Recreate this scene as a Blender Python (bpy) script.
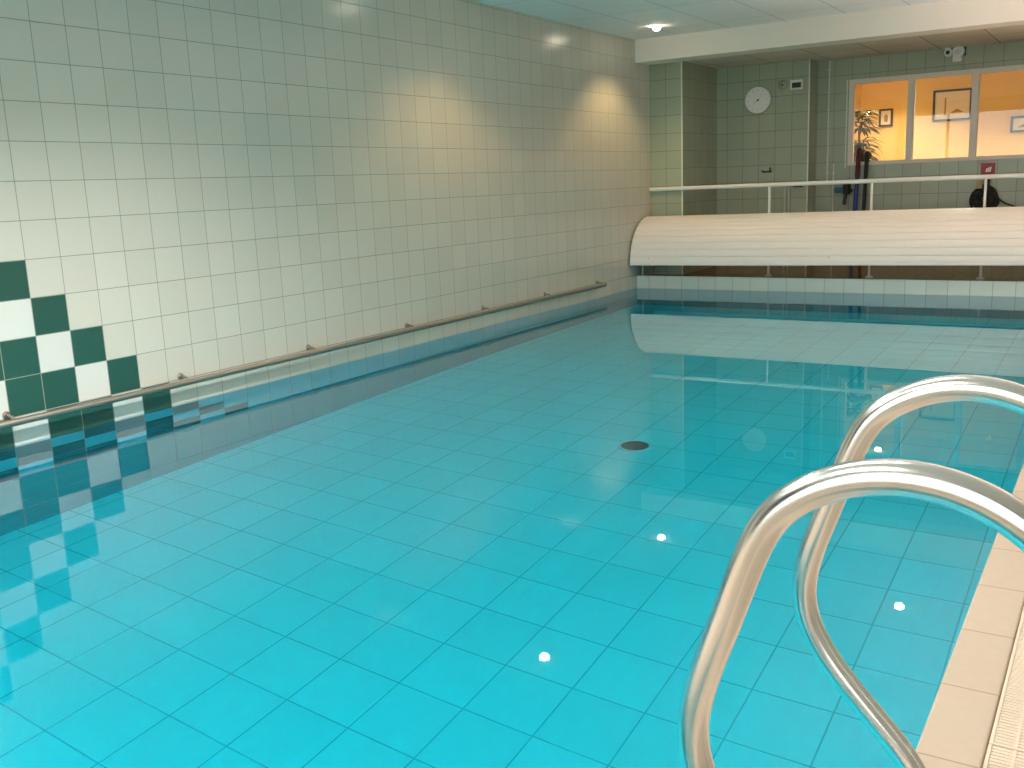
import bpy, bmesh, math, random
from mathutils import Vector, Matrix
PI = math.pi
for o in list(bpy.data.objects): bpy.data.objects.remove(o)
sc = bpy.context.scene
COL = sc.collection
random.seed(7)

# ---------------------------------------------------------------- camera, world, light, exposure
# metres; z = 0 is the still water; x = 0 is the left wall, y runs along it away from the camera
cam_d = bpy.data.cameras.new('camera'); cam = bpy.data.objects.new('camera', cam_d); COL.objects.link(cam)
FPX = 975.905
cam_d.sensor_width = 36.0; cam_d.lens = FPX * 36.0 / 1024.0; cam_d.clip_start = 0.05; cam_d.clip_end = 300
yaw, pitch, roll = 0.566869548926928, -0.20019722824074856, -0.04026289358780932
cy, sy, cp, sp = math.cos(yaw), math.sin(yaw), math.cos(pitch), math.sin(pitch)
fwd = Vector((-sy*cp, cy*cp, sp)); rgt = Vector((cy, sy, 0)); upv = rgt.cross(fwd)
cr, sr = math.cos(roll), math.sin(roll)
R_, U_ = rgt*cr + upv*sr, -rgt*sr + upv*cr
m = Matrix((R_, U_, -fwd)).transposed().to_4x4(); m.translation = (4.8544, -2.9719, 1.2229)
cam.matrix_world = m
sc.camera = cam

sc.view_settings.view_transform = 'Standard'; sc.view_settings.look = 'None'
sc.view_settings.exposure = 0.0; sc.view_settings.gamma = 1.0; sc.view_settings.use_curve_mapping = False
cyc = sc.cycles
cyc.use_denoising = True
cyc.max_bounces = 14; cyc.diffuse_bounces = 6; cyc.glossy_bounces = 6; cyc.transmission_bounces = 10
cyc.transparent_max_bounces = 12; cyc.volume_bounces = 0
cyc.caustics_refractive = True; cyc.caustics_reflective = True; cyc.blur_glossy = 0.3
cyc.sample_clamp_indirect = 8.0; cyc.sample_clamp_direct = 0.0

SKY = 4.6
w = bpy.data.worlds.new('sky'); sc.world = w; w.use_nodes = True
wt = w.node_tree; wt.nodes.clear()
wo = wt.nodes.new('ShaderNodeOutputWorld'); wb = wt.nodes.new('ShaderNodeBackground')
tc = wt.nodes.new('ShaderNodeTexCoord'); sx = wt.nodes.new('ShaderNodeSeparateXYZ'); rp = wt.nodes.new('ShaderNodeValToRGB')
wt.links.new(tc.outputs['Generated'], sx.inputs[0])
mr = wt.nodes.new('ShaderNodeMapRange'); mr.inputs[1].default_value = -1; mr.inputs[2].default_value = 1
wt.links.new(sx.outputs['Z'], mr.inputs[0]); wt.links.new(mr.outputs[0], rp.inputs[0])
e = rp.color_ramp.elements
e[0].position = 0.0; e[0].color = (0.34, 0.32, 0.28, 1)
e[1].position = 1.0; e[1].color = (0.80, 0.92, 1.0, 1)
a = e.new(0.47); a.color = (0.46, 0.44, 0.38, 1)
a = e.new(0.505); a.color = (0.80, 0.88, 0.92, 1)
a = e.new(0.65); a.color = (0.95, 1.0, 1.0, 1)
wt.links.new(rp.outputs[0], wb.inputs[0]); wb.inputs[1].default_value = SKY
wt.links.new(wb.outputs[0], wo.inputs[0])

# sizes of the place
T = 0.2
Z0 = 2.14617                    # a horizontal tile joint of the left wall
NEAR, BEAM, BACK = -3.6, 7.5, 9.33
RIGHT = 6.4
CEIL, LOWC = 2.766, 2.535
PX, PY0, PY1 = 4.577, -2.6, 7.45   # pool: right edge, near edge, far edge
PD = 1.4395                     # pool depth
DECK = 0.14

# daylight portal in the opening of the near window wall
pl = bpy.data.lights.new('window_portal', 'AREA'); pl.shape = 'RECTANGLE'; pl.size = 6.1; pl.size_y = 1.9
pl.cycles.is_portal = True
po = bpy.data.objects.new('window_portal', pl); COL.objects.link(po)
po.location = (3.15, NEAR-0.01, 1.55); po.rotation_euler = (PI/2, 0, 0)   # shines +y

# ---------------------------------------------------------------- materials
def mat(name, col, rough=0.5, metal=0.0, **kw):
    mt = bpy.data.materials.new(name); mt.use_nodes = True
    b = mt.node_tree.nodes['Principled BSDF']
    b.inputs['Base Color'].default_value = (*col, 1); b.inputs['Roughness'].default_value = rough
    b.inputs['Metallic'].default_value = metal
    for k, v in kw.items(): b.inputs[k].default_value = v
    return mt

class NT:
    def __init__(s, mt): s.t = mt.node_tree
    def val(s, x, sock):
        if isinstance(x, (int, float)): sock.default_value = x
        else: s.t.links.new(x, sock)
    def m(s, op, a, b=None, c=None):
        n = s.t.nodes.new('ShaderNodeMath'); n.operation = op
        s.val(a, n.inputs[0])
        if b is not None: s.val(b, n.inputs[1])
        if c is not None: s.val(c, n.inputs[2])
        return n.outputs[0]
    def mix(s, f, a, b):
        n = s.t.nodes.new('ShaderNodeMix'); n.data_type = 'RGBA'
        s.val(f, n.inputs[0])
        for x, i in ((a, 6), (b, 7)):
            if isinstance(x, tuple): n.inputs[i].default_value = (*x, 1)
            else: s.t.links.new(x, n.inputs[i])
        return n.outputs[2]

def tile_mat(name, axes, size, off, grout, col, gcol, rough=0.2, var=0.05, checker=False, bump=0.25, stain=0.0, tilt=0.004, noise=0.0, grough=None):
    """square or rectangular tiles in world axes; off = position of one joint along each axis"""
    mt = mat(name, col, rough); n = NT(mt); t = mt.node_tree; bs = t.nodes['Principled BSDF']
    g = t.nodes.new('ShaderNodeNewGeometry'); s = t.nodes.new('ShaderNodeSeparateXYZ'); t.links.new(g.outputs['Position'], s.inputs[0])
    cells, dist = [], []
    for ax, sz, of in zip(axes, size, off):
        u = n.m('DIVIDE', n.m('SUBTRACT', s.outputs[ax], of), sz)
        c = n.m('FLOOR', u); f = n.m('SUBTRACT', u, c)
        d = n.m('MULTIPLY', n.m('MINIMUM', f, n.m('SUBTRACT', 1.0, f)), sz)
        cells.append(c); dist.append(d)
    dm = n.m('MINIMUM', dist[0], dist[1])
    r = t.nodes.new('ShaderNodeMapRange'); r.interpolation_type = 'SMOOTHSTEP'
    r.inputs[1].default_value = grout*0.35; r.inputs[2].default_value = grout*0.65
    t.links.new(dm, r.inputs[0]); tilemask = r.outputs[0]
    cv = t.nodes.new('ShaderNodeCombineXYZ'); t.links.new(cells[0], cv.inputs[0]); t.links.new(cells[1], cv.inputs[1])
    wn = t.nodes.new('ShaderNodeTexWhiteNoise'); wn.noise_dimensions = '3D'; t.links.new(cv.outputs[0], wn.inputs['Vector'])
    v = n.m('MULTIPLY_ADD', wn.outputs['Value'], 2*var, 1.0-var)
    base = col
    c0 = n.mix(0.0, col, col)
    if checker:
        cc = n.m('SUBTRACT', n.m('ABSOLUTE', n.m('ADD', cells[0], 7.0)), 7.0)
        row = n.m('SUBTRACT', -1.0, cells[1])
        d = n.m('SUBTRACT', n.m('SUBTRACT', row, 7.0), cc)
        md = n.m('FLOORED_MODULO', n.m('ADD', d, 0.5), 3.0)
        iswhite = n.m('COMPARE', md, 1.5, 0.4)
        inside = n.m('GREATER_THAN', d, -0.5)
        dark = n.m('MULTIPLY', inside, n.m('SUBTRACT', 1.0, iswhite))
        white = n.m('MULTIPLY', inside, iswhite)
        c0 = n.mix(white, c0, (0.615, 0.615, 0.575))
        wet = n.m('GREATER_THAN', row, 10.5)              # the rows laid below the water line are pale blue tiles
        c0 = n.mix(wet, c0, (0.10, 0.50, 0.62))
        c0 = n.mix(dark, c0, (0.020, 0.085, 0.065))
        c0 = n.mix(n.m('MULTIPLY', dark, wet), c0, (0.012, 0.11, 0.15))
        c0 = n.mix(n.m('GREATER_THAN', row, 13.5), c0, (0.03, 0.36, 0.41))   # plain blue tiles further down
    hs = t.nodes.new('ShaderNodeHueSaturation'); t.links.new(c0, hs.inputs['Color']); t.links.new(v, hs.inputs['Value'])
    cw = hs.outputs[0]
    if noise:
        nz = t.nodes.new('ShaderNodeTexNoise'); nz.inputs['Scale'].default_value = 28; nz.inputs['Detail'].default_value = 5
        t.links.new(g.outputs['Position'], nz.inputs['Vector'])
        h2 = t.nodes.new('ShaderNodeHueSaturation'); t.links.new(cw, h2.inputs['Color'])
        t.links.new(n.m('MULTIPLY_ADD', nz.outputs[0], 2*noise, 1.0-noise), h2.inputs['Value']); cw = h2.outputs[0]
    cf = n.mix(tilemask, gcol, cw)
    t.links.new(cf, bs.inputs['Base Color'])
    t.links.new(n.m('MULTIPLY_ADD', tilemask, rough-0.8, 0.8), bs.inputs['Roughness'])
    # each glazed tile leans a hair differently; grout sits lower
    bp = t.nodes.new('ShaderNodeBump'); bp.inputs['Strength'].default_value = bump; bp.inputs['Distance'].default_value = 0.002
    t.links.new(tilemask, bp.inputs['Height'])
    t.links.new(bp.outputs[0], bs.inputs['Normal'])
    return mt

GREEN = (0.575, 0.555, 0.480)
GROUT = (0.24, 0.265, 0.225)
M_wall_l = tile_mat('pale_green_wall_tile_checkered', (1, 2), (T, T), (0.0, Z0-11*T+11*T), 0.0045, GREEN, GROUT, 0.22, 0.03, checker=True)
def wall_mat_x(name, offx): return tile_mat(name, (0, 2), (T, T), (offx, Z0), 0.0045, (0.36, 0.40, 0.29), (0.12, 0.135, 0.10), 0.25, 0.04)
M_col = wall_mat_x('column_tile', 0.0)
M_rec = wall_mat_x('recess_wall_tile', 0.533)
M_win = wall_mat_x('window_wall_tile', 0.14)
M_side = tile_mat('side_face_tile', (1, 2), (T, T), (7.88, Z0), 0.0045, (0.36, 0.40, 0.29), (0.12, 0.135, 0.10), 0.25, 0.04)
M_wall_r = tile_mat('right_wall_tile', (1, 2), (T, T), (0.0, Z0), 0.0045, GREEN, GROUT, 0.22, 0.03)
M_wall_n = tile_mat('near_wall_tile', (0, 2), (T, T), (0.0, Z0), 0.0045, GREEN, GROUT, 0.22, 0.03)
F = 0.3051
M_pfloor = tile_mat('pool_floor_tile', (0, 1), (F, F), (1.6246, -0.8629), 0.006, (0.24, 0.90, 0.96), (0.10, 0.52, 0.62), 0.3, 0.03)
M_pback = tile_mat('pool_end_tile', (0, 2), (T, T), (0.16, Z0), 0.0045, (0.62, 0.65, 0.57), (0.24, 0.27, 0.24), 0.2, 0.03)
M_pblue = tile_mat('pool_end_blue_tile', (0, 2), (T, T), (0.16, Z0), 0.0045, (0.03, 0.30, 0.36), (0.03, 0.12, 0.16), 0.25, 0.03)
M_pside = tile_mat('pool_side_tile', (1, 2), (T, T), (0.0, Z0), 0.0045, (0.62, 0.65, 0.57), (0.24, 0.27, 0.24), 0.2, 0.03)
M_coping = tile_mat('beige_coping_tile', (0, 1), (10.0, 0.2955), (-5.3, -0.575), 0.005, (0.535, 0.425, 0.325), (0.36, 0.28, 0.20), 0.45, 0.03, noise=0.06)
M_deck = tile_mat('beige_deck_tile', (0, 1), (0.3, 0.3), (4.96, -0.575), 0.005, (0.535, 0.425, 0.325), (0.36, 0.28, 0.20), 0.45, 0.03, noise=0.06)
M_brown = tile_mat('brown_deck_tile', (0, 1), (0.2, 0.2), (0.16, 7.48), 0.005, (0.22, 0.10, 0.035), (0.10, 0.05, 0.025), 0.18, 0.08)
M_ceil = tile_mat('ceiling_panel', (0, 1), (0.6, 1.2), (0.5, 5.8), 0.008, (0.92, 0.885, 0.87), (0.50, 0.48, 0.47), 0.8, 0.02, bump=0.1)
M_lowceil = tile_mat('low_ceiling_panel', (0, 1), (0.6, 0.6), (0.5, 7.95), 0.01, (0.72, 0.63, 0.52), (0.26, 0.21, 0.16), 0.7, 0.08, bump=0.1)
M_beam = mat('cream_paint', (0.86, 0.78, 0.69), 0.6)
M_trim = mat('pale_edge_trim', (0.72, 0.73, 0.62), 0.35)
M_white = mat('white_plastic', (0.80, 0.79, 0.75), 0.35)
M_grey = mat('grey_plastic', (0.42, 0.43, 0.38), 0.4)
M_dark = mat('dark_plastic', (0.02, 0.02, 0.022), 0.45)
M_black = mat('black_rubber', (0.012, 0.012, 0.012), 0.6)
M_screen = mat('dark_screen', (0.03, 0.032, 0.03), 0.15)
M_frame = mat('window_frame_paint', (0.74, 0.66, 0.57), 0.45)
M_teal = mat('teal_plastic', (0.02, 0.15, 0.22), 0.4)
M_blue = mat('blue_plastic', (0.015, 0.02, 0.22), 0.35)
M_maroon = mat('maroon_grip', (0.10, 0.008, 0.01), 0.5)
M_red = mat('red_sign', (0.30, 0.008, 0.012), 0.4)
M_steelp = mat('painted_rail', (0.80, 0.77, 0.72), 0.3)
M_pipe = mat('pale_pipe', (0.55, 0.57, 0.48), 0.4)
M_orange = mat('orange_wall_paint', (0.88, 0.585, 0.17), 0.7)
M_roomf = mat('room_floor', (0.45, 0.30, 0.18), 0.5)
M_roomc = mat('room_ceiling', (0.75, 0.6, 0.4), 0.8)
M_leaf = mat('leaf_green', (0.10, 0.13, 0.02), 0.5)
M_leafd = mat('leaf_dark', (0.03, 0.055, 0.01), 0.5)
M_terra = mat('terracotta', (0.45, 0.09, 0.05), 0.7)
M_stem = mat('plant_stem', (0.15, 0.09, 0.04), 0.7)
M_wood = mat('dark_wood_frame', (0.05, 0.025, 0.012), 0.4)
M_paper = mat('cream_paper', (0.85, 0.72, 0.50), 0.8)
M_ink = mat('brown_ink', (0.40, 0.22, 0.08), 0.8)
M_yel = mat('dull_yellow_tag', (0.35, 0.31, 0.12), 0.5)
M_grate = mat('ivory_plastic', (0.74, 0.61, 0.475), 0.45)
M_hole = mat('drain_dark', (0.02, 0.10, 0.13), 0.6)
M_drainr = mat('drain_rim', (0.75, 0.85, 0.85), 0.35)

def slat_mat():
    mt = mat('cream_slat_plastic', (0.80, 0.745, 0.675), 0.38); n = NT(mt); t = mt.node_tree; b = t.nodes['Principled BSDF']
    g = t.nodes.new('ShaderNodeNewGeometry'); mp = t.nodes.new('ShaderNodeMapping'); mp.inputs['Scale'].default_value = (0.6, 14, 14)
    nz = t.nodes.new('ShaderNodeTexNoise'); nz.inputs['Scale'].default_value = 2.2; nz.inputs['Detail'].default_value = 4
    t.links.new(g.outputs['Position'], mp.inputs[0]); t.links.new(mp.outputs[0], nz.inputs['Vector'])
    t.links.new(n.mix(nz.outputs[0], (0.84, 0.785, 0.735), (0.92, 0.86, 0.815)), b.inputs['Base Color'])
    return mt
M_slat = slat_mat()

def steel_mat():
    mt = mat('brushed_stainless_steel', (0.80, 0.77, 0.74), 0.14, 1.0); t = mt.node_tree; b = t.nodes['Principled BSDF']; n = NT(mt)
    tcn = t.nodes.new('ShaderNodeTexCoord'); mp = t.nodes.new('ShaderNodeMapping'); mp.inputs['Scale'].default_value = (6, 90, 6)
    nz = t.nodes.new('ShaderNodeTexNoise'); nz.inputs['Scale'].default_value = 3.0; nz.inputs['Detail'].default_value = 3
    t.links.new(tcn.outputs['Object'], mp.inputs[0]); t.links.new(mp.outputs[0], nz.inputs['Vector'])
    t.links.new(n.m('MULTIPLY_ADD', nz.outputs[0], 0.12, 0.15), b.inputs['Roughness'])
    return mt
M_steel = steel_mat()
M_steel2 = mat('stainless_bar', (0.36, 0.315, 0.27), 0.36, 0.85)

def thin_glass():
    mt = bpy.data.materials.new('clear_glass'); mt.use_nodes = True; t = mt.node_tree; t.nodes.clear()
    o = t.nodes.new('ShaderNodeOutputMaterial'); mx = t.nodes.new('ShaderNodeMixShader')
    tr = t.nodes.new('ShaderNodeBsdfTransparent'); gl = t.nodes.new('ShaderNodeBsdfGlossy'); fr = t.nodes.new('ShaderNodeFresnel')
    gl.inputs['Roughness'].default_value = 0.0; fr.inputs['IOR'].default_value = 1.5
    tr.inputs['Color'].default_value = (0.97, 0.985, 0.98, 1)
    t.links.new(fr.outputs[0], mx.inputs[0]); t.links.new(tr.outputs[0], mx.inputs[1]); t.links.new(gl.outputs[0], mx.inputs[2])
    t.links.new(mx.outputs[0], o.inputs[0]); return mt
M_glass = thin_glass()

def water_mat():
    mt = bpy.data.materials.new('pool_water'); mt.use_nodes = True; t = mt.node_tree; t.nodes.clear()
    o = t.nodes.new('ShaderNodeOutputMaterial'); g = t.nodes.new('ShaderNodeBsdfGlass')
    g.inputs['IOR'].default_value = 1.333; g.inputs['Roughness'].default_value = 0.0
    va = t.nodes.new('ShaderNodeVolumeAbsorption')
    va.inputs['Color'].default_value = (0.0, 0.925, 0.976, 1); va.inputs['Density'].default_value = 0.92
    t.links.new(g.outputs[0], o.inputs['Surface']); t.links.new(va.outputs[0], o.inputs['Volume'])
    return mt
M_water = water_mat()

def emis(name, col, s):
    mt = bpy.data.materials.new(name); mt.use_nodes = True; t = mt.node_tree; t.nodes.clear()
    o = t.nodes.new('ShaderNodeOutputMaterial'); e_ = t.nodes.new('ShaderNodeEmission')
    e_.inputs[0].default_value = (*col, 1); e_.inputs[1].default_value = s; t.links.new(e_.outputs[0], o.inputs[0]); return mt
PANEL = 10.0
M_fill_panel = emis('fill_panel_glow', (1.0, 0.92, 0.82), PANEL)  # glow of the added ceiling fill panels
M_lamp = emis('lit_lamp', (1.0, 0.86, 0.66), 36.0)

# ---------------------------------------------------------------- mesh helpers
def box(bm, x0, x1, y0, y1, z0, z1, bev=0.0, seg=2):
    r = bmesh.ops.create_cube(bm, size=1.0)
    vs = r['verts']
    for v in vs:
        v.co = Vector((x0 + (v.co.x+.5)*(x1-x0), y0 + (v.co.y+.5)*(y1-y0), z0 + (v.co.z+.5)*(z1-z0)))
    if bev:
        es = list({e_ for v in vs for e_ in v.link_edges})
        bmesh.ops.bevel(bm, geom=es, offset=bev, segments=seg, affect='EDGES', profile=0.5)

def frame_of(d):
    d = d.normalized(); a = Vector((0, 0, 1)) if abs(d.z) < 0.9 else Vector((1, 0, 0))
    u = d.cross(a).normalized(); return u, d.cross(u).normalized()

def tube(bm, pts, r, n=16, cap=True):
    """round bar along a path, frame carried along so it does not twist; r number or list"""
    pts = [Vector(p) for p in pts]; rings = []
    tang = []
    for i in range(len(pts)):
        a = pts[max(i-1, 0)]; b = pts[min(i+1, len(pts)-1)]; tang.append((b-a).normalized())
    u, v = frame_of(tang[0])
    for i, p in enumerate(pts):
        if i:
            q = tang[i-1].rotation_difference(tang[i]); u = q @ u; v = q @ v
        rr = r[i] if isinstance(r, (list, tuple)) else r
        rings.append([bm.verts.new(p + (u*math.cos(2*PI*k/n) + v*math.sin(2*PI*k/n))*rr) for k in range(n)])
    for A, B in zip(rings, rings[1:]):
        for k in range(n): bm.faces.new((A[k], A[(k+1) % n], B[(k+1) % n], B[k]))
    if cap:
        bm.faces.new(list(reversed(rings[0]))); bm.faces.new(rings[-1])

def lathe(bm, prof, M, n=40):
    """(radius, height) profile turned about the local z of matrix M; closed at zero radius"""
    rings = []
    for r, h in prof:
        if r < 1e-6: rings.append([bm.verts.new(M @ Vector((0, 0, h)))])
        else: rings.append([bm.verts.new(M @ Vector((r*math.cos(2*PI*k/n), r*math.sin(2*PI*k/n), h))) for k in range(n)])
    for A, B in zip(rings, rings[1:]):
        for k in range(n):
            a = A[k % len(A)]; a2 = A[(k+1) % len(A)]; b = B[k % len(B)]; b2 = B[(k+1) % len(B)]
            f = [a, a2, b2, b]; f = [x for i, x in enumerate(f) if x not in f[:i]]
            if len(f) > 2: bm.faces.new(f)

def prism(bm, poly, axis, a0, a1):
    """extrude a 2-D outline along an axis; outline axes are the other two in order"""
    def P(p, a):
        c = list(p); c.insert(axis, a); return Vector(c)
    A = [bm.verts.new(P(p, a0)) for p in poly]; B = [bm.verts.new(P(p, a1)) for p in poly]
    n = len(poly)
    for i in range(n): bm.faces.new((A[i], A[(i+1) % n], B[(i+1) % n], B[i]))
    bm.faces.new(list(reversed(A))); bm.faces.new(B)

def lean(bm):     # the hood sits a little askew: its right end is set back and higher
    for v in bm.verts:
        f = min(1.0, max(0.0, (7.80-v.co.y)/0.55)); v.co.y += 0.027*v.co.x*f; v.co.z += 0.013 + 0.0065*v.co.x
def obj(name, bm, mt, parent=None, smooth=None):
    bmesh.ops.recalc_face_normals(bm, faces=bm.faces)
    me = bpy.data.meshes.new(name); bm.to_mesh(me); bm.free()
    if smooth is not None:
        for p in me.polygons: p.use_smooth = True
        try: me.set_sharp_from_angle(angle=math.radians(smooth))
        except Exception: pass
    o = bpy.data.objects.new(name, me); COL.objects.link(o)
    for mm in (mt if isinstance(mt, (list, tuple)) else [mt]): me.materials.append(mm)
    if parent is not None:
        o.parent = parent; o.matrix_parent_inverse = Matrix.Translation(parent.location).inverted() if parent.type == 'EMPTY' else Matrix()
    return o

def thing(name, label, cat, loc, group=None):
    o = bpy.data.objects.new(name, None); COL.objects.link(o); o.location = loc; o.empty_display_size = 0.1
    o['label'] = label; o['category'] = cat
    if group: o['group'] = group
    return o

def struct(name, bm, mt, parent=None, smooth=None):
    o = obj(name, bm, mt, parent, smooth)
    if parent is None: o['kind'] = 'structure'
    return o
def B(): return bmesh.new()
def boxes(*bs):
    bm = B()
    for b in bs: box(bm, *b)
    return bm

def MY(x, y, z):   # local z axis points along -y (towards the viewer), for discs on a back wall
    return Matrix.Translation((x, y, z)) @ Matrix.Rotation(PI/2, 4, 'X')
def MDOWN(x, y, z): return Matrix.Translation((x, y, z)) @ Matrix.Rotation(PI, 4, 'X')

# ---------------------------------------------------------------- the setting
struct('wall_left', boxes((-0.2, 0, NEAR-0.2, BACK+0.3, -PD-0.1, CEIL+0.1), (0, 0.006, PY0, PY1, -PD-0.05, Z0-10*T)), M_wall_l)
struct('wall_right', boxes((RIGHT, RIGHT+0.2, NEAR-0.2, 12.0, -0.1, CEIL+0.1)), M_wall_r)
# near wall: opening x 0.06..6.24, z 0.55..2.50
WX0, WX1, WZ0, WZ1 = 0.04, 6.24, 0.50, 2.51
struct('wall_near', boxes((0, RIGHT, NEAR-0.2, NEAR, -PD, WZ0), (0, RIGHT, NEAR-0.2, NEAR, WZ1, CEIL+0.1),
       (-0.0, WX0, NEAR-0.2, NEAR, WZ0, WZ1), (WX1, RIGHT, NEAR-0.2, NEAR, WZ0, WZ1)), M_wall_n)
wn2 = struct('window_2', boxes((WX0, WX1, NEAR-0.14, NEAR-0.06, WZ0, WZ0+0.05), (WX0, WX1, NEAR-0.14, NEAR-0.06, WZ1-0.05, WZ1)), M_frame)
mull = [WX0, 1.05, 3.10, 5.15, WX1]
for i, x in enumerate(mull):
    a = x-0.03 if 0 < i < len(mull)-1 else (x if i == 0 else x-0.05)
    obj('mullion', boxes((a, a+0.055, NEAR-0.14, NEAR-0.06, WZ0+0.05, WZ1-0.05)), M_frame, wn2)
obj('pane', boxes((WX0+0.02, WX1-0.02, NEAR-0.104, NEAR-0.098, WZ0+0.02, WZ1-0.02)), M_glass, wn2)

struct('ceiling', boxes((-0.05, RIGHT+0.05, NEAR-0.1, BEAM+0.1, CEIL, CEIL+0.12)), M_ceil)
bm = B(); box(bm, -0.05, RIGHT+0.05, BEAM, BEAM+0.33, LOWC-0.015, CEIL+0.05, 0.004); struct('trim_1', bm, M_beam)
struct('ceiling_low', boxes((-0.05, RIGHT+0.05, BEAM+0.3, BACK+0.05, LOWC, LOWC+0.15)), M_lowceil)

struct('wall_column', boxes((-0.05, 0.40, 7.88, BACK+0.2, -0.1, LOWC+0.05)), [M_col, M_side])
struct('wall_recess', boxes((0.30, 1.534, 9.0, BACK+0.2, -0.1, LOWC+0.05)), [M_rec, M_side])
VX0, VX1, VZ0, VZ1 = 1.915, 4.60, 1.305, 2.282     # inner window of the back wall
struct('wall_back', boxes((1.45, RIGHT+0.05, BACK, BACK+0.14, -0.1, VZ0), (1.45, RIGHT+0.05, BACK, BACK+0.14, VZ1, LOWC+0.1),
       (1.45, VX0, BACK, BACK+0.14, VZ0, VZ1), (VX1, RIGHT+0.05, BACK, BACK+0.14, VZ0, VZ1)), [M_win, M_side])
for nm in ('wall_column', 'wall_recess', 'wall_back'):     # faces that look sideways carry tiles laid out along y
    for p in bpy.data.objects[nm].data.polygons:
        if abs(p.normal.x) > 0.7: p.material_index = 1
bm = B(); box(bm, 0.388, 0.404, 7.876, 7.888, 0.12, LOWC, 0.003); struct('trim_2', bm, M_trim)
bm = B(); box(bm, 1.522, 1.538, 8.996, 9.008, 0.12, LOWC, 0.003); struct('trim_3', bm, M_trim)

# pool shell, coping and decks
struct('floor_pool', boxes((-0.05, PX+0.1, PY0-0.1, PY1+0.1, -PD-0.15, -PD)), M_pfloor)
bm = B(); box(bm, -0.0, PX+0.1, PY1, PY1+0.035, -0.0538, DECK, 0.006, 3); struct('wall_pool_back', bm, M_pback)
struct('wall_pool_back_lower', boxes((0, PX+0.1, PY1, PY1+0.035, -PD-0.05, -0.05)), M_pblue)
struct('wall_pool_near', boxes((0, PX+0.1, PY0-0.1, PY0, -PD-0.05, DECK-0.012)), M_pback)
struct('wall_pool_right', boxes((PX+0.006, PX+0.1, PY0, PY1, -PD-0.05, DECK-0.012)), M_pside)
bm = B(); box(bm, PX, PX+0.115, PY0-0.115, PY1+0.035, DECK-0.02, DECK, 0.006, 3); struct('trim_4', bm, M_coping)
bm = B(); box(bm, 0, PX, PY0-0.115, PY0, DECK-0.02, DECK, 0.006, 3); struct('trim_5', bm, M_coping)
struct('floor', boxes((PX+0.095, PX+0.118, NEAR, PY1+0.1, -0.05, DECK-0.025), (PX+0.1, PX+0.28, NEAR, PY1+0.1, 0.0, 0.05),
       (PX+0.265, RIGHT, NEAR, PY1+0.1, -0.1, DECK), (0, PX+0.265, NEAR, PY0-0.115, -0.1, DECK)), M_deck)
struct('floor_back', boxes((-0.05, RIGHT, PY1+0.035, BACK+0.1, -0.1, 0.12)), M_brown)
# the water itself
struct('water', boxes((-0.06, PX+0.06, PY0-0.06, PY1+0.03, -PD-0.08, 0.0)), M_water)

# window between the pool hall and the room behind
w1 = struct('window_1', boxes((VX0, VX1, BACK-0.02, BACK+0.08, VZ1-0.045, VZ1+0.005), (VX0, VX1, BACK-0.02, BACK+0.08, VZ0-0.005, VZ0+0.035),
        (VX0, VX0+0.05, BACK-0.02, BACK+0.08, VZ0+0.035, VZ1-0.045), (VX1-0.05, VX1, BACK-0.02, BACK+0.08, VZ0+0.035, VZ1-0.045)), M_frame)
for x in (2.565, 3.238, 3.915):
    bm = B(); box(bm, x, x+0.072, BACK-0.015, BACK+0.08, VZ0+0.03, VZ1-0.04, 0.004); obj('mullion', bm, M_frame, w1)
pe = [VX0+0.045, 2.60, 3.274, 3.95, VX1-0.045]
for a, b in zip(pe, pe[1:]):
    obj('pane', boxes((a+0.002, b-0.002, BACK+0.032, BACK+0.038, VZ0+0.03, VZ1-0.04)), M_glass, w1)
bm = B(); box(bm, VX0-0.034, VX0-0.020, BACK-0.012, BACK, VZ0-0.03, VZ1+0.01, 0.002); struct('trim_6', bm, M_trim)

# the orange room
RB = 11.5
struct('wall_room_back', boxes((1.45, RIGHT, RB, RB+0.1, -0.1, 2.7)), M_orange)
struct('wall_room_left', boxes((1.45, 1.55, BACK+0.14, RB, -0.1, 2.7)), M_orange)
struct('floor_room', boxes((1.45, RIGHT, BACK+0.14, RB, 0.0, 0.12)), M_roomf)
struct('ceiling_room', boxes((1.45, RIGHT, BACK+0.14, RB, 2.53, 2.7)), M_roomc)

# ---------------------------------------------------------------- lamps
def downlight(x, y, z, label, group, power, size=2.12, blend=0.55, col=(1.0, 0.66, 0.27), dome=1.0):
    t = thing('downlight', label, 'ceiling light', (x, y, z), group)
    bm = B(); lathe(bm, [(0.043, 0.0), (0.043, 0.003), (0.046, 0.005), (0.050, 0.003), (0.051, 0.0)], MDOWN(x, y, z), 32); obj('trim_ring', bm, M_white, t, 40)
    bm = B(); lathe(bm, [(r_, h_*dome) for r_, h_ in ((0.0, 0.050), (0.014, 0.0485), (0.027, 0.043), (0.036, 0.034), (0.041, 0.020), (0.0415, 0.010), (0.0415, 0.0))], MDOWN(x, y, z), 32); obj('lamp', bm, M_lamp, t, 40)
    l = bpy.data.lights.new('downlight_beam', 'SPOT'); l.energy = power; l.color = col; l.spot_size = size; l.spot_blend = blend; l.shadow_soft_size = 0.035
    lo = bpy.data.objects.new('downlight_beam', l); COL.objects.link(lo); lo.location = (x, y, z-0.065); lo.parent = t
    lo.matrix_parent_inverse = Matrix.Translation(t.location).inverted()
    return t
DLG = 'recessed ceiling downlights of the pool hall'
DP = 44
downlight(0.59, 6.75, CEIL, 'lit round downlight in the ceiling in front of the cream beam', DLG, DP)
downlight(0.85, 3.66, CEIL, 'lit downlight near left wall, mirrored nearest the front rail in the water', DLG, DP)
downlight(3.28, 6.05, CEIL, 'lit downlight mirrored in the water beside the curved steel rails', DLG, DP)
downlight(3.28, 2.95, CEIL, 'lit downlight above the middle of the pool', DLG, DP)
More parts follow.
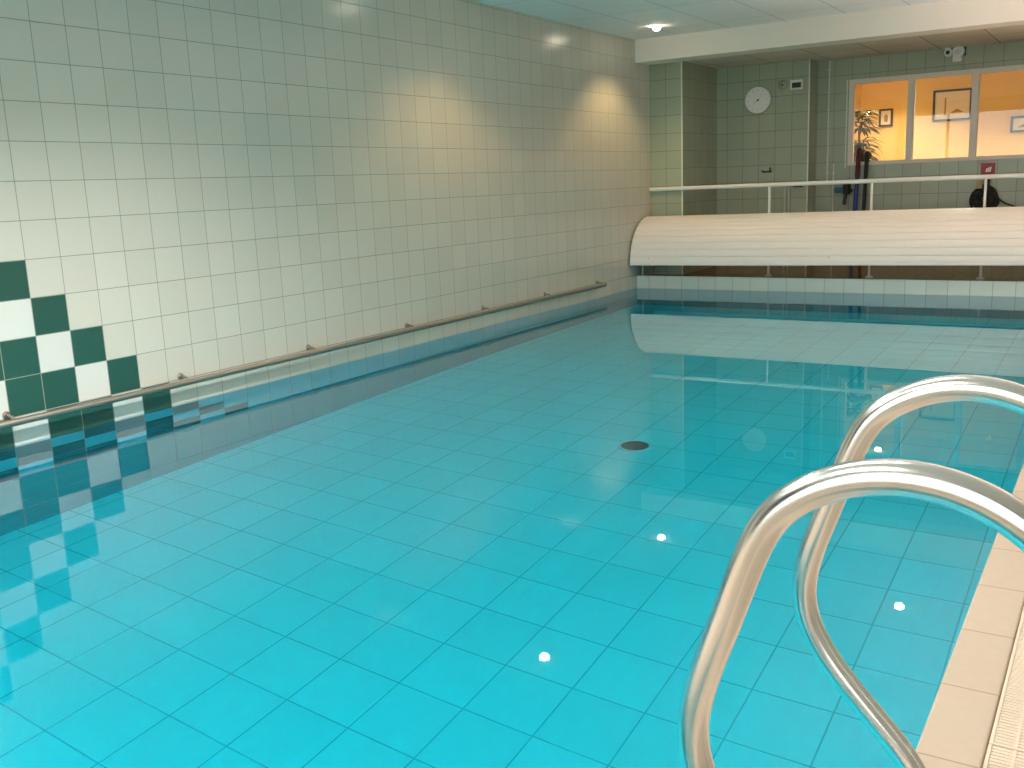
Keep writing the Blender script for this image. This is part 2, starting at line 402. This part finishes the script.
def fill_panel(x, y, label):  # unseen ceiling panel, added to light the near end of the hall
    t = thing('ceiling_fill_panel', label, 'ceiling light', (x, y, CEIL), 'unseen fill panels added over the near half of the hall')
    bm = boxes((x-0.6, x+0.6, y-0.3, y-0.275, CEIL-0.02, CEIL), (x-0.6, x+0.6, y+0.275, y+0.3, CEIL-0.02, CEIL), (x-0.6, x-0.575, y-0.275, y+0.275, CEIL-0.02, CEIL), (x+0.575, x+0.6, y-0.275, y+0.275, CEIL-0.02, CEIL)); obj('frame', bm, M_white, t)
    obj('diffuser', boxes((x-0.575, x+0.575, y-0.275, y+0.275, CEIL-0.012, CEIL-0.002)), M_fill_panel, t)
fill_panel(3.6, -2.6, 'added ceiling fill panel at the near right corner of the pool')
fill_panel(3.6, -0.6, 'added ceiling fill panel over the curved steel rails')
FG, FP, FC = 'unseen wide fill lamps added over the near end of the pool', 400, (1.0, 0.935, 0.86)  # unseen lamps, added to brighten the lower left wall near the camera
for y, lb in ((0.4, 'added wide fill lamp level with the checkered left wall tiles'), (-1.1, 'added wide fill lamp between two others over the near pool end'), (-2.5, 'added wide fill lamp next to the near window wall')):
    downlight(2.0, y, CEIL, lb, FG, FP, math.radians(135), 1.0, FC, 0.04)
# unseen lamps added under water in the near pool wall to brighten the floor
PLP = 50
for x, lb in ((0.9, 'added underwater fill lamp in the near pool wall at the left corner'), (2.4, 'added underwater fill lamp in the middle of the near pool wall'), (3.8, 'added underwater fill lamp in the near pool wall at the right corner')):
    y, z = PY0, -0.55
    t = thing('pool_fill_lamp', lb, 'added pool light', (x, y, z), 'underwater fill lamps added in the near pool wall')
    MI = Matrix.Translation((x, y, z)) @ Matrix.Rotation(-PI/2, 4, 'X')
    bm = B(); lathe(bm, [(0.085, 0.0), (0.085, 0.018), (0.10, 0.026), (0.125, 0.016), (0.13, 0.0)], MI, 36); obj('trim_ring', bm, M_white, t, 40)
    bm = B(); lathe(bm, [(0.0, 0.020), (0.05, 0.018), (0.0855, 0.010), (0.0855, 0.0)], MI, 36); obj('lens', bm, emis('pool_fill_lens', (0.85, 0.95, 1.0), 4.0), t, 40)
    l = bpy.data.lights.new('pool_fill_beam', 'SPOT'); l.energy = PLP; l.color = (0.95, 0.98, 1.0); l.spot_size = math.radians(150); l.spot_blend = 0.9; l.shadow_soft_size = 0.0
    lo = bpy.data.objects.new('pool_fill_beam', l); COL.objects.link(lo); lo.location = (x, y+0.05, z); lo.parent = t
    lo.matrix_parent_inverse = Matrix.Translation(t.location).inverted(); lo.rotation_euler = (PI/2-0.25, 0, 0)
UP = 300
def uplighter(x, y, label):  # unseen deck lamp, added to brighten the ceiling and the beam
    z = DECK
    t = thing('fill_uplighter', label, 'added floor light', (x, y, z), 'unseen fill lamps added on the right deck')
    bm = B(); lathe(bm, [(0.0, 0.0), (0.11, 0.0), (0.12, 0.01), (0.12, 0.05), (0.10, 0.09), (0.09, 0.09), (0.085, 0.06), (0.0, 0.055)], Matrix.Translation((x, y, z)), 36); obj('housing', bm, M_white, t, 40)
    bm = B(); lathe(bm, [(0.0, 0.075), (0.06, 0.072), (0.084, 0.062), (0.0, 0.056)], Matrix.Translation((x, y, z)), 36); obj('lamp', bm, M_lamp, t, 40)
    l = bpy.data.lights.new('fill_uplight_beam', 'SPOT'); l.energy = UP; l.color = (1.0, 0.78, 0.69); l.spot_size = math.radians(124); l.spot_blend = 0.5; l.shadow_soft_size = 0.08
    lo = bpy.data.objects.new('fill_uplight_beam', l); COL.objects.link(lo); lo.location = (x, y, z+0.10); lo.parent = t
    lo.matrix_parent_inverse = Matrix.Translation(t.location).inverted(); lo.rotation_euler = (PI, 0, 0)
uplighter(5.2, 2.8, 'added upward fill lamp on the right deck nearer the curved rails')
uplighter(5.2, 5.6, 'added upward fill lamp on the right deck nearer the pool cover')
RLG = 'downlights of the orange room'
RC = (1.0, 0.84, 0.60)
downlight(2.13, 10.57, 2.53, 'lit downlight of the orange room behind the left window pane', RLG, 78, 2.4, 0.6, RC)
downlight(1.68, 10.75, 2.53, 'lit downlight of the orange room above the potted plant', RLG, 12, 2.4, 0.6, RC)
downlight(3.15, 9.88, 2.53, 'added fill downlight just inside the orange room above the middle pane', RLG, 110, 2.5, 0.6, RC)  # hidden above the glass, added to brighten the orange room
downlight(4.75, 10.57, 2.53, 'added fill downlight of the orange room beyond the right end of the window', RLG, 120, 2.4, 0.6, RC)  # out of view, another lamp added for the room's brightness

# ---------------------------------------------------------------- curved steel rails at the pool edge
PROF = [(4.87, 0.141), (4.87, 0.20), (4.87, 0.32), (4.87, 0.44), (4.87, 0.56), (4.870, 0.66)]
cx_, cz_, rr_ = 4.660, 0.672, 0.2105
for k in range(1, 22):
    a = PI * (k/22.0) * 0.86
    PROF.append((cx_ + rr_*math.cos(a), cz_ + rr_*math.sin(a)))
PROF += [(4.462, 0.700), (4.449, 0.668), (4.436, 0.633), (4.423, 0.595), (4.411, 0.560), (4.402, 0.527), (4.398, 0.495), (4.400, 0.462),
         (4.409, 0.430), (4.424, 0.399), (4.444, 0.369), (4.468, 0.340), (4.494, 0.311), (4.520, 0.284), (4.546, 0.257), (4.570, 0.232),
         (4.592, 0.207), (4.610, 0.181), (4.622, 0.155), (4.628, 0.128), (4.629, 0.10)]
def smooth_path(p, it=2):
    p = [Vector(q) for q in p]
    for _ in range(it):
        q = [p[0]]
        for i in range(1, len(p)-1): q.append((p[i-1] + p[i]*2 + p[i+1])/4)
        q.append(p[-1]); p = q
    return p
def grab_rail(y, label):
    t = thing('grab_rail', label, 'pool rail', (4.75, y, DECK), 'curved steel rails at the pool edge')
    pts = smooth_path([(x, y, z) for x, z in PROF], 2)
    fine = []
    for a, b in zip(pts, pts[1:]): fine += [a, (a+b)/2]
    fine.append(pts[-1]); fine = smooth_path(fine, 2)
    bm = B(); tube(bm, fine, 0.0215, 40); obj('rail_tube', bm, M_steel, t, 60)
    for x in (4.87, 4.629):
        bm = B(); lathe(bm, [(0.0217, 0.016), (0.034, 0.015), (0.045, 0.006), (0.046, 0.0), (0.0217, 0.0)], Matrix.Translation((x, y, DECK)), 36)
        obj('flange', bm, M_steel2, t, 40)
    return t
grab_rail(-1.84, 'curved stainless steel pool rail, the nearer and larger of the two')
grab_rail(-1.31, 'curved stainless steel pool rail standing behind the nearer one')

# drain grating along the right edge
def grating(y0, y1, label):
    x0, x1 = PX+0.117, PX+0.262
    t = thing('drain_grating', label, 'drain grate', ((x0+x1)/2, (y0+y1)/2, 0.05), 'drain grating along the pool edge')
    bm = B(); y0 += 0.0015; y1 -= 0.0015
    for x in (x0, x1-0.008): box(bm, x, x+0.008, y0, y1, 0.05, DECK, 0.0015, 1)
    k = 1
    while x0 + 0.046*k < x1-0.01:
        box(bm, x0+0.046*k-0.003, x0+0.046*k+0.003, y0, y1, 0.09, DECK-0.0005); k += 1
    n = int((y1-y0)/0.0115)
    for i in range(n):
        y = y0 + (y1-y0)*(i+0.5)/n
        box(bm, x0+0.006, x1-0.006, y-0.0042, y+0.0042, 0.105, DECK-0.0015)
    obj('grate_panel', bm, M_grate, t)
    for yy in (y0+0.02, y1-0.03):
        bm = B(); box(bm, x0+0.01, x1-0.01, yy, yy+0.012, 0.085, 0.112); obj('cross_bar', bm, M_grate, t)
ys = -3.56
edges = [-3.07+k for k in range(10)]
nth = ['first', None, None, 'fourth', 'fifth', 'sixth', 'seventh', 'eighth', 'ninth', 'tenth']
for k, a in enumerate(edges):
    lb = 'ivory slotted drain grating, %s section from the near window wall' % nth[k] if nth[k] else ('ivory slotted drain grating section in the front corner beside the coping' if k == 1 else 'ivory slotted drain grating section beyond the joint in the front corner')
    grating(a, a+1.0, lb)

# long bar on the left wall
t = thing('wall_bar', 'long slim steel hand bar fixed along the left wall above the water', 'hand bar', (0.0, 2.0, 0.14))
bm = B(); tube(bm, [(0.075, PY0+0.1, 0.135), (0.075, PY0+0.104, 0.135)] + [(0.075, -2.4+0.4*i, 0.135) for i in range(23)] + [(0.075, 6.50, 0.135)], 0.019, 20)
obj('bar', bm, M_steel2, t, 50)
for y in (-2.42, -1.32, -0.22, 0.89, 2.0, 3.12, 4.22, 5.32, 6.44):
    bm = B()
    lathe(bm, [(0.0, 0.012), (0.016, 0.011), (0.021, 0.005), (0.022, -0.006)], Matrix.Translation((0.0, y, 0.165)) @ Matrix.Rotation(PI/2, 4, 'Y'), 20)
    tube(bm, smooth_path([(0.0, y, 0.165), (0.03, y, 0.165), (0.055, y, 0.163), (0.072, y, 0.155), (0.075, y, 0.135)], 1), 0.0075, 10)
    obj('bracket', bm, M_steel2, t, 40)

# ---------------------------------------------------------------- slatted pool cover under its hood
t = thing('pool_cover_reel', 'wide cream slatted pool cover roll hood across the far pool end', 'pool cover', (2.28, 7.6, 0.12))
HY, HZ, HR = 7.752, 0.276, 0.518
prof = []
NS = 10
for i in range(NS):                       # slats round the quarter circle
    a0, a1 = (PI/2)*i/NS, (PI/2)*(i+1)/NS
    for f, d in ((0.0, -0.010), (0.06, -0.002), (0.25, 0.0015), (0.5, 0.003), (0.75, 0.0015), (0.94, -0.002)):
        a = a0 + (a1-a0)*f; r = HR + d
        prof.append((HY - r*math.cos(a), HZ + r*math.sin(a)))
prof += [(HY, HZ+HR-0.003), (7.790, HZ+HR-0.006), (7.802, HZ+HR-0.012), (7.806, HZ+HR-0.03), (7.806, 0.30)]
inner = [(7.794, 0.30), (7.794, HZ+HR-0.03), (7.78, HZ+HR-0.022)]
for i in range(0, 25):
    a = PI/2*(1-i/24.0); inner.append((HY-(HR-0.016)*math.cos(a), HZ+(HR-0.016)*math.sin(a)))
bm = B(); prism(bm, prof+inner, 0, 0.022, 4.552); lean(bm); obj('slatted_hood', bm, M_slat, t, 30)
bm = B(); box(bm, 0.022, 4.552, HY-HR-0.0065, HY-HR+0.018, HZ-0.012, HZ+0.004, 0.003); lean(bm); obj('front_edge_strip', bm, M_white, t)
bm = B(); tube(bm, [(0.10, 7.62, 0.46), (4.48, 7.62, 0.46)], 0.13, 28); obj('roller', bm, M_grey, t, 40)
for x in (0.045, 4.50):
    bm = B(); prism(bm, [(7.50, 0.12), (7.78, 0.12), (7.78, 0.70), (7.66, 0.70), (7.50, 0.50)], 0, x, x+0.02); obj('end_plate', bm, M_grey, t)
    bm = B(); tube(bm, [(x+0.019, 7.62, 0.46), (x+0.10, 7.62, 0.46)] if x < 1 else [(x-0.05, 7.62, 0.46), (x+0.001, 7.62, 0.46)], 0.025, 16); obj('axle', bm, M_steel2, t, 40)
for x, z in ((0.245, 0.345), (2.24, 0.345)):
    a = math.asin((z-HZ)/HR); bm = B()
    lathe(bm, [(0.0, 0.004), (0.005, 0.0035), (0.0075, 0.0)], Matrix.Translation((x, HY-(HR+0.001)*math.cos(a), z)) @ Matrix.Rotation(PI/2-a, 4, 'X'), 14); lean(bm)
    obj('bolt', bm, M_grey, t, 40)

# guard rail behind the hood
t = thing('guard_rail', 'white tubular guard rail behind the slatted pool cover hood', 'railing', (3.2, 7.845, 0.12))
GY = 7.845
bm = B(); tube(bm, [(0.003, GY, 1.115), (0.4, GY, 1.117), (3.0, GY, 1.126), (6.397, GY, 1.120)], 0.0225, 24); obj('top_rail', bm, M_steelp, t, 50)
for x in (1.437, 2.523, 3.602, 4.685, 5.765):
    p = bm = B(); tube(bm, [(x, GY, 0.12), (x, GY, 1.115)], 0.0135, 16); po_ = obj('post', bm, M_steelp, t, 50)
    bm = B(); lathe(bm, [(0.0137, 0.018), (0.026, 0.014), (0.040, 0.006), (0.041, 0.0), (0.0137, 0.0)], Matrix.Translation((x, GY, 0.12)), 24)
    obj('foot', bm, M_steelp, po_, 40)

# ---------------------------------------------------------------- pool floor drain
dx, dy = 2.304, 2.446
t = thing('floor_drain', 'round dark drain with a pale rim in the pool floor', 'drain', (dx, dy, -PD))
bm = B(); lathe(bm, [(0.088, 0.001), (0.088, 0.008), (0.094, 0.010), (0.106, 0.006), (0.108, 0.0)], Matrix.Translation((dx, dy, -PD)), 48); obj('rim', bm, M_drainr, t, 40)
bm = B(); lathe(bm, [(0.0, 0.003), (0.0885, 0.003), (0.0885, 0.0)], Matrix.Translation((dx, dy, -PD)), 48)
for k in range(-4, 5):
    h = math.sqrt(max(0.086**2-(k*0.019)**2, 0)); box(bm, dx+k*0.019-0.003, dx+k*0.019+0.003, dy-h, dy+h, -PD+0.003, -PD+0.006)
obj('grille', bm, M_hole, t)

# ---------------------------------------------------------------- things on the back walls
YR = 9.0
cx, cz = 0.924, 2.118
t = thing('wall_clock', 'round white wall clock on the green tiled recess wall', 'clock', (cx, YR, cz))
bm = B(); lathe(bm, [(0.148, 0.0), (0.157, 0.004), (0.158, 0.030), (0.153, 0.036), (0.145, 0.034), (0.143, 0.026)], MY(cx, YR, cz), 56); obj('rim', bm, M_white, t, 40)
bm = B(); lathe(bm, [(0.0, 0.026), (0.144, 0.026), (0.144, 0.0)], MY(cx, YR, cz), 56); fc = obj('face', bm, M_white, t, 30)
M_mark = mat('pale_grey_mark', (0.42, 0.42, 0.40), 0.5)
for k in range(12):
    M = MY(cx, YR, cz) @ Matrix.Rotation(k*PI/6, 4, 'Z')
    bm = B(); box(bm, -0.003, 0.003, 0.108, 0.126, 0.0255, 0.0272)
    for v in bm.verts: v.co = M @ v.co
    obj('hour_mark', bm, M_mark, fc)
for a, L, wd in ((math.radians(128), 0.07, 0.004), (math.radians(-40), 0.095, 0.003)):
    b2 = B(); box(b2, -wd, wd, -0.015, L, 0.0275, 0.0295); M = MY(cx, YR, cz) @ Matrix.Rotation(a, 4, 'Z')
    for v in b2.verts: v.co = M @ v.co
    obj('hand', b2, mat('grey_hand', (0.60, 0.60, 0.57), 0.5), t)
bm = B(); lathe(bm, [(0.0, 0.034), (0.010, 0.033), (0.012, 0.026)], MY(cx, YR, cz), 20); obj('hub', bm, M_dark, t, 40)

t = thing('digital_display', 'small white framed digital display to the right of the clock', 'display', (1.389, YR, 2.258))
bm = B(); box(bm, 1.316, 1.462, YR-0.035, YR, 2.200, 2.316, 0.006); obj('housing', bm, M_white, t)
bm = B(); box(bm, 1.336, 1.444, YR-0.038, YR-0.034, 2.222, 2.283, 0.002); obj('screen', bm, M_screen, t)

t = thing('wall_sensor', 'small round grey beige sensor between clock and display', 'sensor', (1.222, YR, 2.272))
bm = B(); lathe(bm, [(0.0, 0.032), (0.02, 0.031), (0.04, 0.022), (0.052, 0.012), (0.056, 0.0)], MY(1.222, YR, 2.272), 32); obj('housing', bm, mat('khaki_plastic', (0.36, 0.37, 0.27), 0.4), t, 40)
bm = B(); lathe(bm, [(0.0, 0.004), (0.011, 0.003), (0.013, -0.004)], MY(1.220, YR-0.030, 2.268), 20); obj('lens', bm, M_dark, t, 40)

def hook(x, z, label):
    t = thing('wall_hook', label, 'hook', (x, YR, z), 'dark double hooks on the recess wall')
    bm = B(); box(bm, x-0.052, x+0.052, YR-0.012, YR, z-0.024, z-0.004, 0.003); obj('back_plate', bm, M_dark, t)
    for s, h in ((-1, 0.004), (1, 0.036)):
        bm = B(); tube(bm, smooth_path([(x+0.042*s, YR-0.008, z-0.014), (x+0.044*s, YR-0.04, z-0.022), (x+0.046*s, YR-0.055, z-0.010), (x+0.046*s, YR-0.055, z+h)], 1), 0.0085, 10)
        obj('prong', bm, M_dark, t, 40)
hook(1.045, 1.282, 'small dark double hook on the recess wall above the guard rail')
hook(1.425, 1.095, 'small dark double hook half hidden behind the guard rail')
for x, r, lb in ((1.268, 0.014, 'pale water pipe low on the recess wall, the thicker of two'), (1.312, 0.009, 'thin pale water pipe low on the recess wall beside a thicker one')):
    t = thing('water_pipe', lb, 'pipe', (x, YR, 0.12), 'pipes low on the recess wall')
    bm = B(); tube(bm, smooth_path([(x, YR-0.018, 0.12), (x, YR-0.018, 0.5), (x, YR-0.018, 1.03), (x, YR-0.016, 1.06), (x, YR+0.01, 1.07)], 1), r, 14); obj('tube', bm, M_pipe, t, 50)
    bm = B(); lathe(bm, [(r+0.001, 0.0), (r+0.010, 0.0), (r+0.010, 0.018), (r+0.001, 0.018)], Matrix.Translation((x, YR-0.018, 0.6)), 16)
    box(bm, x-0.008, x+0.008, YR-0.010, YR, 0.601, 0.617); obj('clip', bm, M_pipe, t, 40)

YB = BACK
for (x, z0, z1, r, lb) in ((1.679, 1.10, LOWC, 0.009, 'thin pale conduit running down from the low ceiling'), (1.752, 0.12, 1.335, 0.008, 'thin pale conduit on the lower wall left of the pool tools')):
    t = thing('conduit', lb, 'conduit', (x, YB, z0), 'conduits left of the inner window')
    bm = B(); tube(bm, [(x, YB-0.011, z0), (x, YB-0.011, (z0+z1)/2), (x, YB-0.011, z1)], r, 12); obj('tube', bm, M_trim, t, 50)
    for zz in (z0+0.12, (z0+z1)/2, z1-0.12):
        bm = B(); box(bm, x-0.014, x+0.014, YB-0.021, YB, zz, zz+0.012, 0.002); obj('clip', bm, M_trim, t)

# camera and siren above the window
t = thing('security_camera', 'white dome security camera with black lens above the window', 'camera', (2.987, YB, 2.50))
bm = B(); box(bm, 2.952, 3.008, YB-0.09, YB, 2.495, 2.532, 0.008); obj('mount', bm, M_white, t)
bm = B(); lathe(bm, [(0.045, 0.0), (0.046, 0.06), (0.040, 0.085), (0.026, 0.095), (0.0, 0.097)], MY(2.987, YB, 2.482), 32); hd = obj('housing', bm, M_white, t, 40)
bm = B(); lathe(bm, [(0.0, 0.006), (0.014, 0.005), (0.022, 0.0), (0.022, -0.01)], MY(2.985, YB-0.097, 2.480), 24); obj('lens', bm, M_dark, hd, 40)
t = thing('alarm_sounder', 'round white alarm sounder on a small box beside the camera', 'alarm', (3.085, YB, 2.46))
bm = B(); box(bm, 3.030, 3.126, YB-0.055, YB, 2.378, 2.462, 0.008); obj('base_box', bm, M_white, t)
bm = B(); lathe(bm, [(0.064, 0.0), (0.065, 0.055), (0.058, 0.066), (0.044, 0.064), (0.040, 0.054), (0.028, 0.056), (0.020, 0.070), (0.0, 0.072)], MY(3.088, YB, 2.484), 36); obj('horn', bm, M_white, t, 35)
bm = B(); lathe(bm, [(0.0, 0.004), (0.006, 0.003), (0.007, -0.002)], MY(3.088, YB-0.072, 2.482), 12); obj('button', bm, M_grey, t, 40)
bm = B(); box(bm, 3.128, 3.160, YB-0.03, YB, 2.44, 2.532, 0.003); obj('cable_box', bm, M_dark, t)

# red sign
t = thing('fire_sign', 'small red fire equipment sign with white pictogram under the window', 'sign', (3.445, YB, 1.195))
bm = B(); box(bm, 3.375, 3.518, YB-0.006, YB, 1.130, 1.262, 0.002); obj('plate', bm, M_red, t)
bm = B()
for i, (x, h) in enumerate(((3.424, 0.030), (3.443, 0.040), (3.462, 0.046))):
    prism(bm, [(x, 1.175), (x+0.014, 1.175), (x+0.020, 1.175+h), (x+0.006, 1.175+h)], 1, YB-0.0075, YB-0.0055)
box(bm, 3.418, 3.474, YB-0.0075, YB-0.0055, 1.166, 1.174)
obj('pictogram', bm, M_white, t)
bm = B(); box(bm, 3.352, 3.374, YB-0.005, YB, 1.128, 1.275, 0.001); box(bm, 3.352, 3.518, YB-0.005, YB, 1.263, 1.280, 0.001); obj('border', bm, mat('pale_pink_border', (0.50, 0.36, 0.32), 0.5), t)

# coiled dark hose hanging below the sign
t = thing('coiled_hose', 'bunch of coiled black hose hanging under the red sign', 'hose', (3.44, YB, 0.95))
hx, hz = 3.43, 0.86
bm = B()
for k in range(13):
    rx = 0.085 + 0.045*math.sin(k*2.1); rz = 0.100 + 0.045*math.cos(k*1.7); ox = 0.02*math.sin(k*1.3); oz = 0.02*math.cos(k*2.7)
    pts = [(hx+ox+rx*math.cos(a), YB-0.025-0.008*k+0.004*math.sin(3*a+k), hz+oz+rz*math.sin(a)) for a in [2*PI*i/28 for i in range(29)]]
    tube(bm, pts, 0.0125, 8)
obj('coil', bm, M_black, t, 50)
bm = B(); tube(bm, smooth_path([(3.50, YB-0.05, 0.93), (3.56, YB-0.05, 0.87), (3.64, YB-0.045, 0.815), (3.72, YB-0.045, 0.775), (3.84, YB-0.04, 0.765), (3.98, YB-0.04, 0.60), (4.02, YB-0.04, 0.3), (4.02, YB-0.04, 0.13)], 1), 0.0105, 10); obj('hose_end', bm, M_black, t, 50)
bm = B(); tube(bm, smooth_path([(3.455, YB, 1.10), (3.455, YB-0.05, 1.10), (3.458, YB-0.10, 1.08), (3.460, YB-0.10, 0.98), (3.46, YB-0.08, 0.93)], 1), 0.021, 12); obj('hanger', bm, M_black, t, 50)
bm = B(); box(bm, 3.352, 3.412, YB-0.125, YB-0.115, 0.985, 1.075, 0.004); tube(bm, [(3.38, YB-0.12, 1.07), (3.42, YB-0.11, 1.09), (3.455, YB-0.10, 1.085)], 0.004, 8); obj('tag', bm, M_yel, t)

# pool tools leaning at the window
def pole(xb, xt, zt, r, mats, label):
    t = thing('pool_pole', label, 'pole', (xb, YB-0.12, 0.12), 'pool poles under the inner window')
    def at(f): return (xb+(xt-xb)*f, YB-0.16+0.12*f, 0.12+(zt-0.12)*f)
    bm = B(); tube(bm, [at(0), at(0.45), at(0.76)], r, 16); obj('shaft', bm, mats[0], t, 50)
    bm = B(); tube(bm, [at(0.755), at(0.99), at(1.0)], [r*1.12, r*1.12, r*0.8], 16); obj('grip', bm, mats[1], t, 50)
    bm = B(); tube(bm, [at(0.44), at(0.47)], r*1.35, 16); obj('clamp', bm, M_dark, t, 50)
pole(2.025, 2.052, 1.50, 0.024, (M_blue, M_maroon), 'blue pool pole with dark red grip leaning at the window')
pole(2.128, 2.145, 1.455, 0.020, (M_black, M_black), 'black pool pole leaning right of the blue one')
t = thing('pool_brush', 'teal pool brush head on a black holder left of the blue pole', 'pool brush', (1.90, YB, 1.0))
bm = B(); box(bm, 1.795, 1.945, YB-0.13, YB-0.06, 0.985, 1.052, 0.018, 3); obj('brush_head', bm, M_teal, t, 40)
bm = B(); box(bm, 1.80, 1.94, YB-0.055, YB-0.02, 0.995, 1.042, 0.004); obj('bristle_strip', bm, M_black, t)
bm = B(); box(bm, 1.895, 1.965, YB-0.135, YB, 0.965, 1.125, 0.014, 3)
tube(bm, [(1.955, YB-0.03, 1.02), (1.985, YB-0.03, 1.0)], 0.02, 12)
obj('holder', bm, M_black, t, 40)
bm = B(); tube(bm, [(1.925, YB-0.10, 0.97), (1.915, YB-0.11, 0.90), (1.912, YB-0.11, 0.845)], [0.022, 0.019, 0.022], 12); obj('handle', bm, M_dark, t, 40)

# ---------------------------------------------------------------- the orange room behind the glass
def picture(x0, x1, z0, z1, fw, label, art):
    t = thing('framed_picture', label, 'picture', ((x0+x1)/2, RB, z0), 'framed pictures on the orange wall')
    y0 = RB-0.03
    bm = boxes((x0, x1, y0, RB, z1-fw, z1), (x0, x1, y0, RB, z0, z0+fw), (x0, x0+fw, y0, RB, z0+fw, z1-fw), (x1-fw, x1, y0, RB, z0+fw, z1-fw)); obj('frame', bm, M_wood, t)
    obj('print', boxes((x0+fw, x1-fw, RB-0.012, RB-0.008, z0+fw, z1-fw)), M_paper, t)
    mx, mz = (x0+x1)/2, (z0+z1)/2; W_, H_ = x1-x0, z1-z0; bm = B()
    if art == 0:
        prism(bm, [(mx-0.12*W_, mz-0.22*H_), (mx+0.12*W_, mz-0.24*H_), (mx+0.16*W_, mz+0.05*H_), (mx+0.04*W_, mz+0.24*H_), (mx-0.14*W_, mz+0.1*H_)], 1, RB-0.0135, RB-0.0118)
    elif art == 1:
        prism(bm, [(x0+0.30*W_, z0+0.2*H_), (x0+0.34*W_, z0+0.2*H_), (x0+0.34*W_, z0+0.75*H_), (x0+0.30*W_, z0+0.75*H_)], 1, RB-0.0135, RB-0.0118)
        prism(bm, [(x0+0.45*W_, z0+0.25*H_), (x0+0.62*W_, z0+0.38*H_), (x0+0.8*W_, z0+0.26*H_)], 1, RB-0.0135, RB-0.0118)
    else:
        prism(bm, [(x0+0.2*W_, z0+0.3*H_), (x0+0.5*W_, z0+0.6*H_), (x0+0.8*W_, z0+0.3*H_)], 1, RB-0.0135, RB-0.0118)
    obj('drawing', bm, M_ink, t)
picture(1.803, 1.982, 1.815, 2.052, 0.026, 'small upright dark framed picture behind the left window pane', 0)
picture(2.488, 2.965, 1.838, 2.240, 0.026, 'wide dark framed picture behind the middle window pane', 1)
picture(3.435, 3.80, 1.640, 1.842, 0.026, 'small low dark framed picture behind the right window pane', 2)

px_, py_ = 1.86, 10.15
t = thing('potted_plant', 'leafy potted plant standing behind the left window pane', 'plant', (px_, py_, 0.12))
bm = B(); lathe(bm, [(0.0, 0.0), (0.12, 0.0), (0.16, 0.38), (0.175, 0.40), (0.175, 0.44), (0.15, 0.44), (0.14, 0.40), (0.0, 0.40)], Matrix.Translation((px_, py_, 0.12)), 32); obj('pot', bm, M_terra, t, 40)
bm = B()
for k in range(5):
    a = k*1.3; tube(bm, smooth_path([(px_+0.03*math.cos(a), py_+0.03*math.sin(a), 0.5), (px_+0.05*math.cos(a), py_+0.05*math.sin(a), 0.95), (px_+0.07*math.cos(a+.5), py_+0.07*math.sin(a+.5), 1.30+0.08*k)], 1), 0.010, 8)
obj('stem', bm, M_stem, t, 50)
rnd = random.Random(3)
def leaf(bm, p, d, L, W_):
    d = d.normalized(); side = d.cross(Vector((0, 0, 1))).normalized(); up = side.cross(d)
    prev = None
    for i in range(6):
        f = i/5.0; c = p + d*L*f - Vector((0, 0, 1))*(L*0.55*f*f); wd = W_*math.sin(PI*min(0.97, 0.08+0.92*f))
        a, b, m_ = bm.verts.new(c-side*wd), bm.verts.new(c+side*wd), bm.verts.new(c-up*wd*0.25)
        if prev: bm.faces.new((prev[0], a, m_, prev[2])); bm.faces.new((prev[2], m_, b, prev[1]))
        prev = (a, b, m_)
for nm, mt_, cnt in (('leaves', M_leaf, 110), ('leaves', M_leafd, 150)):
    bm = B()
    for i in range(cnt):
        z = rnd.choice((rnd.uniform(1.28, 1.62), rnd.uniform(1.30, 1.60), rnd.uniform(1.72, 1.98)))
        a = rnd.uniform(0, 2*PI); r = rnd.uniform(0.0, 0.10)
        leaf(bm, Vector((px_+r*math.cos(a), py_+r*math.sin(a), z)), Vector((math.cos(a), math.sin(a), rnd.uniform(0.0, 0.7))), rnd.uniform(0.15, 0.27), rnd.uniform(0.018, 0.030))
    lo_ = obj(nm, bm, mt_, t, 60)
    sol = lo_.modifiers.new('thickness', 'SOLIDIFY'); sol.thickness = 0.0012
bm = B(); tube(bm, smooth_path([(px_, py_, 0.5), (px_+0.02, py_, 1.2), (px_-0.01, py_, 1.75)], 1), 0.014, 10); obj('trunk', bm, M_stem, t, 50)
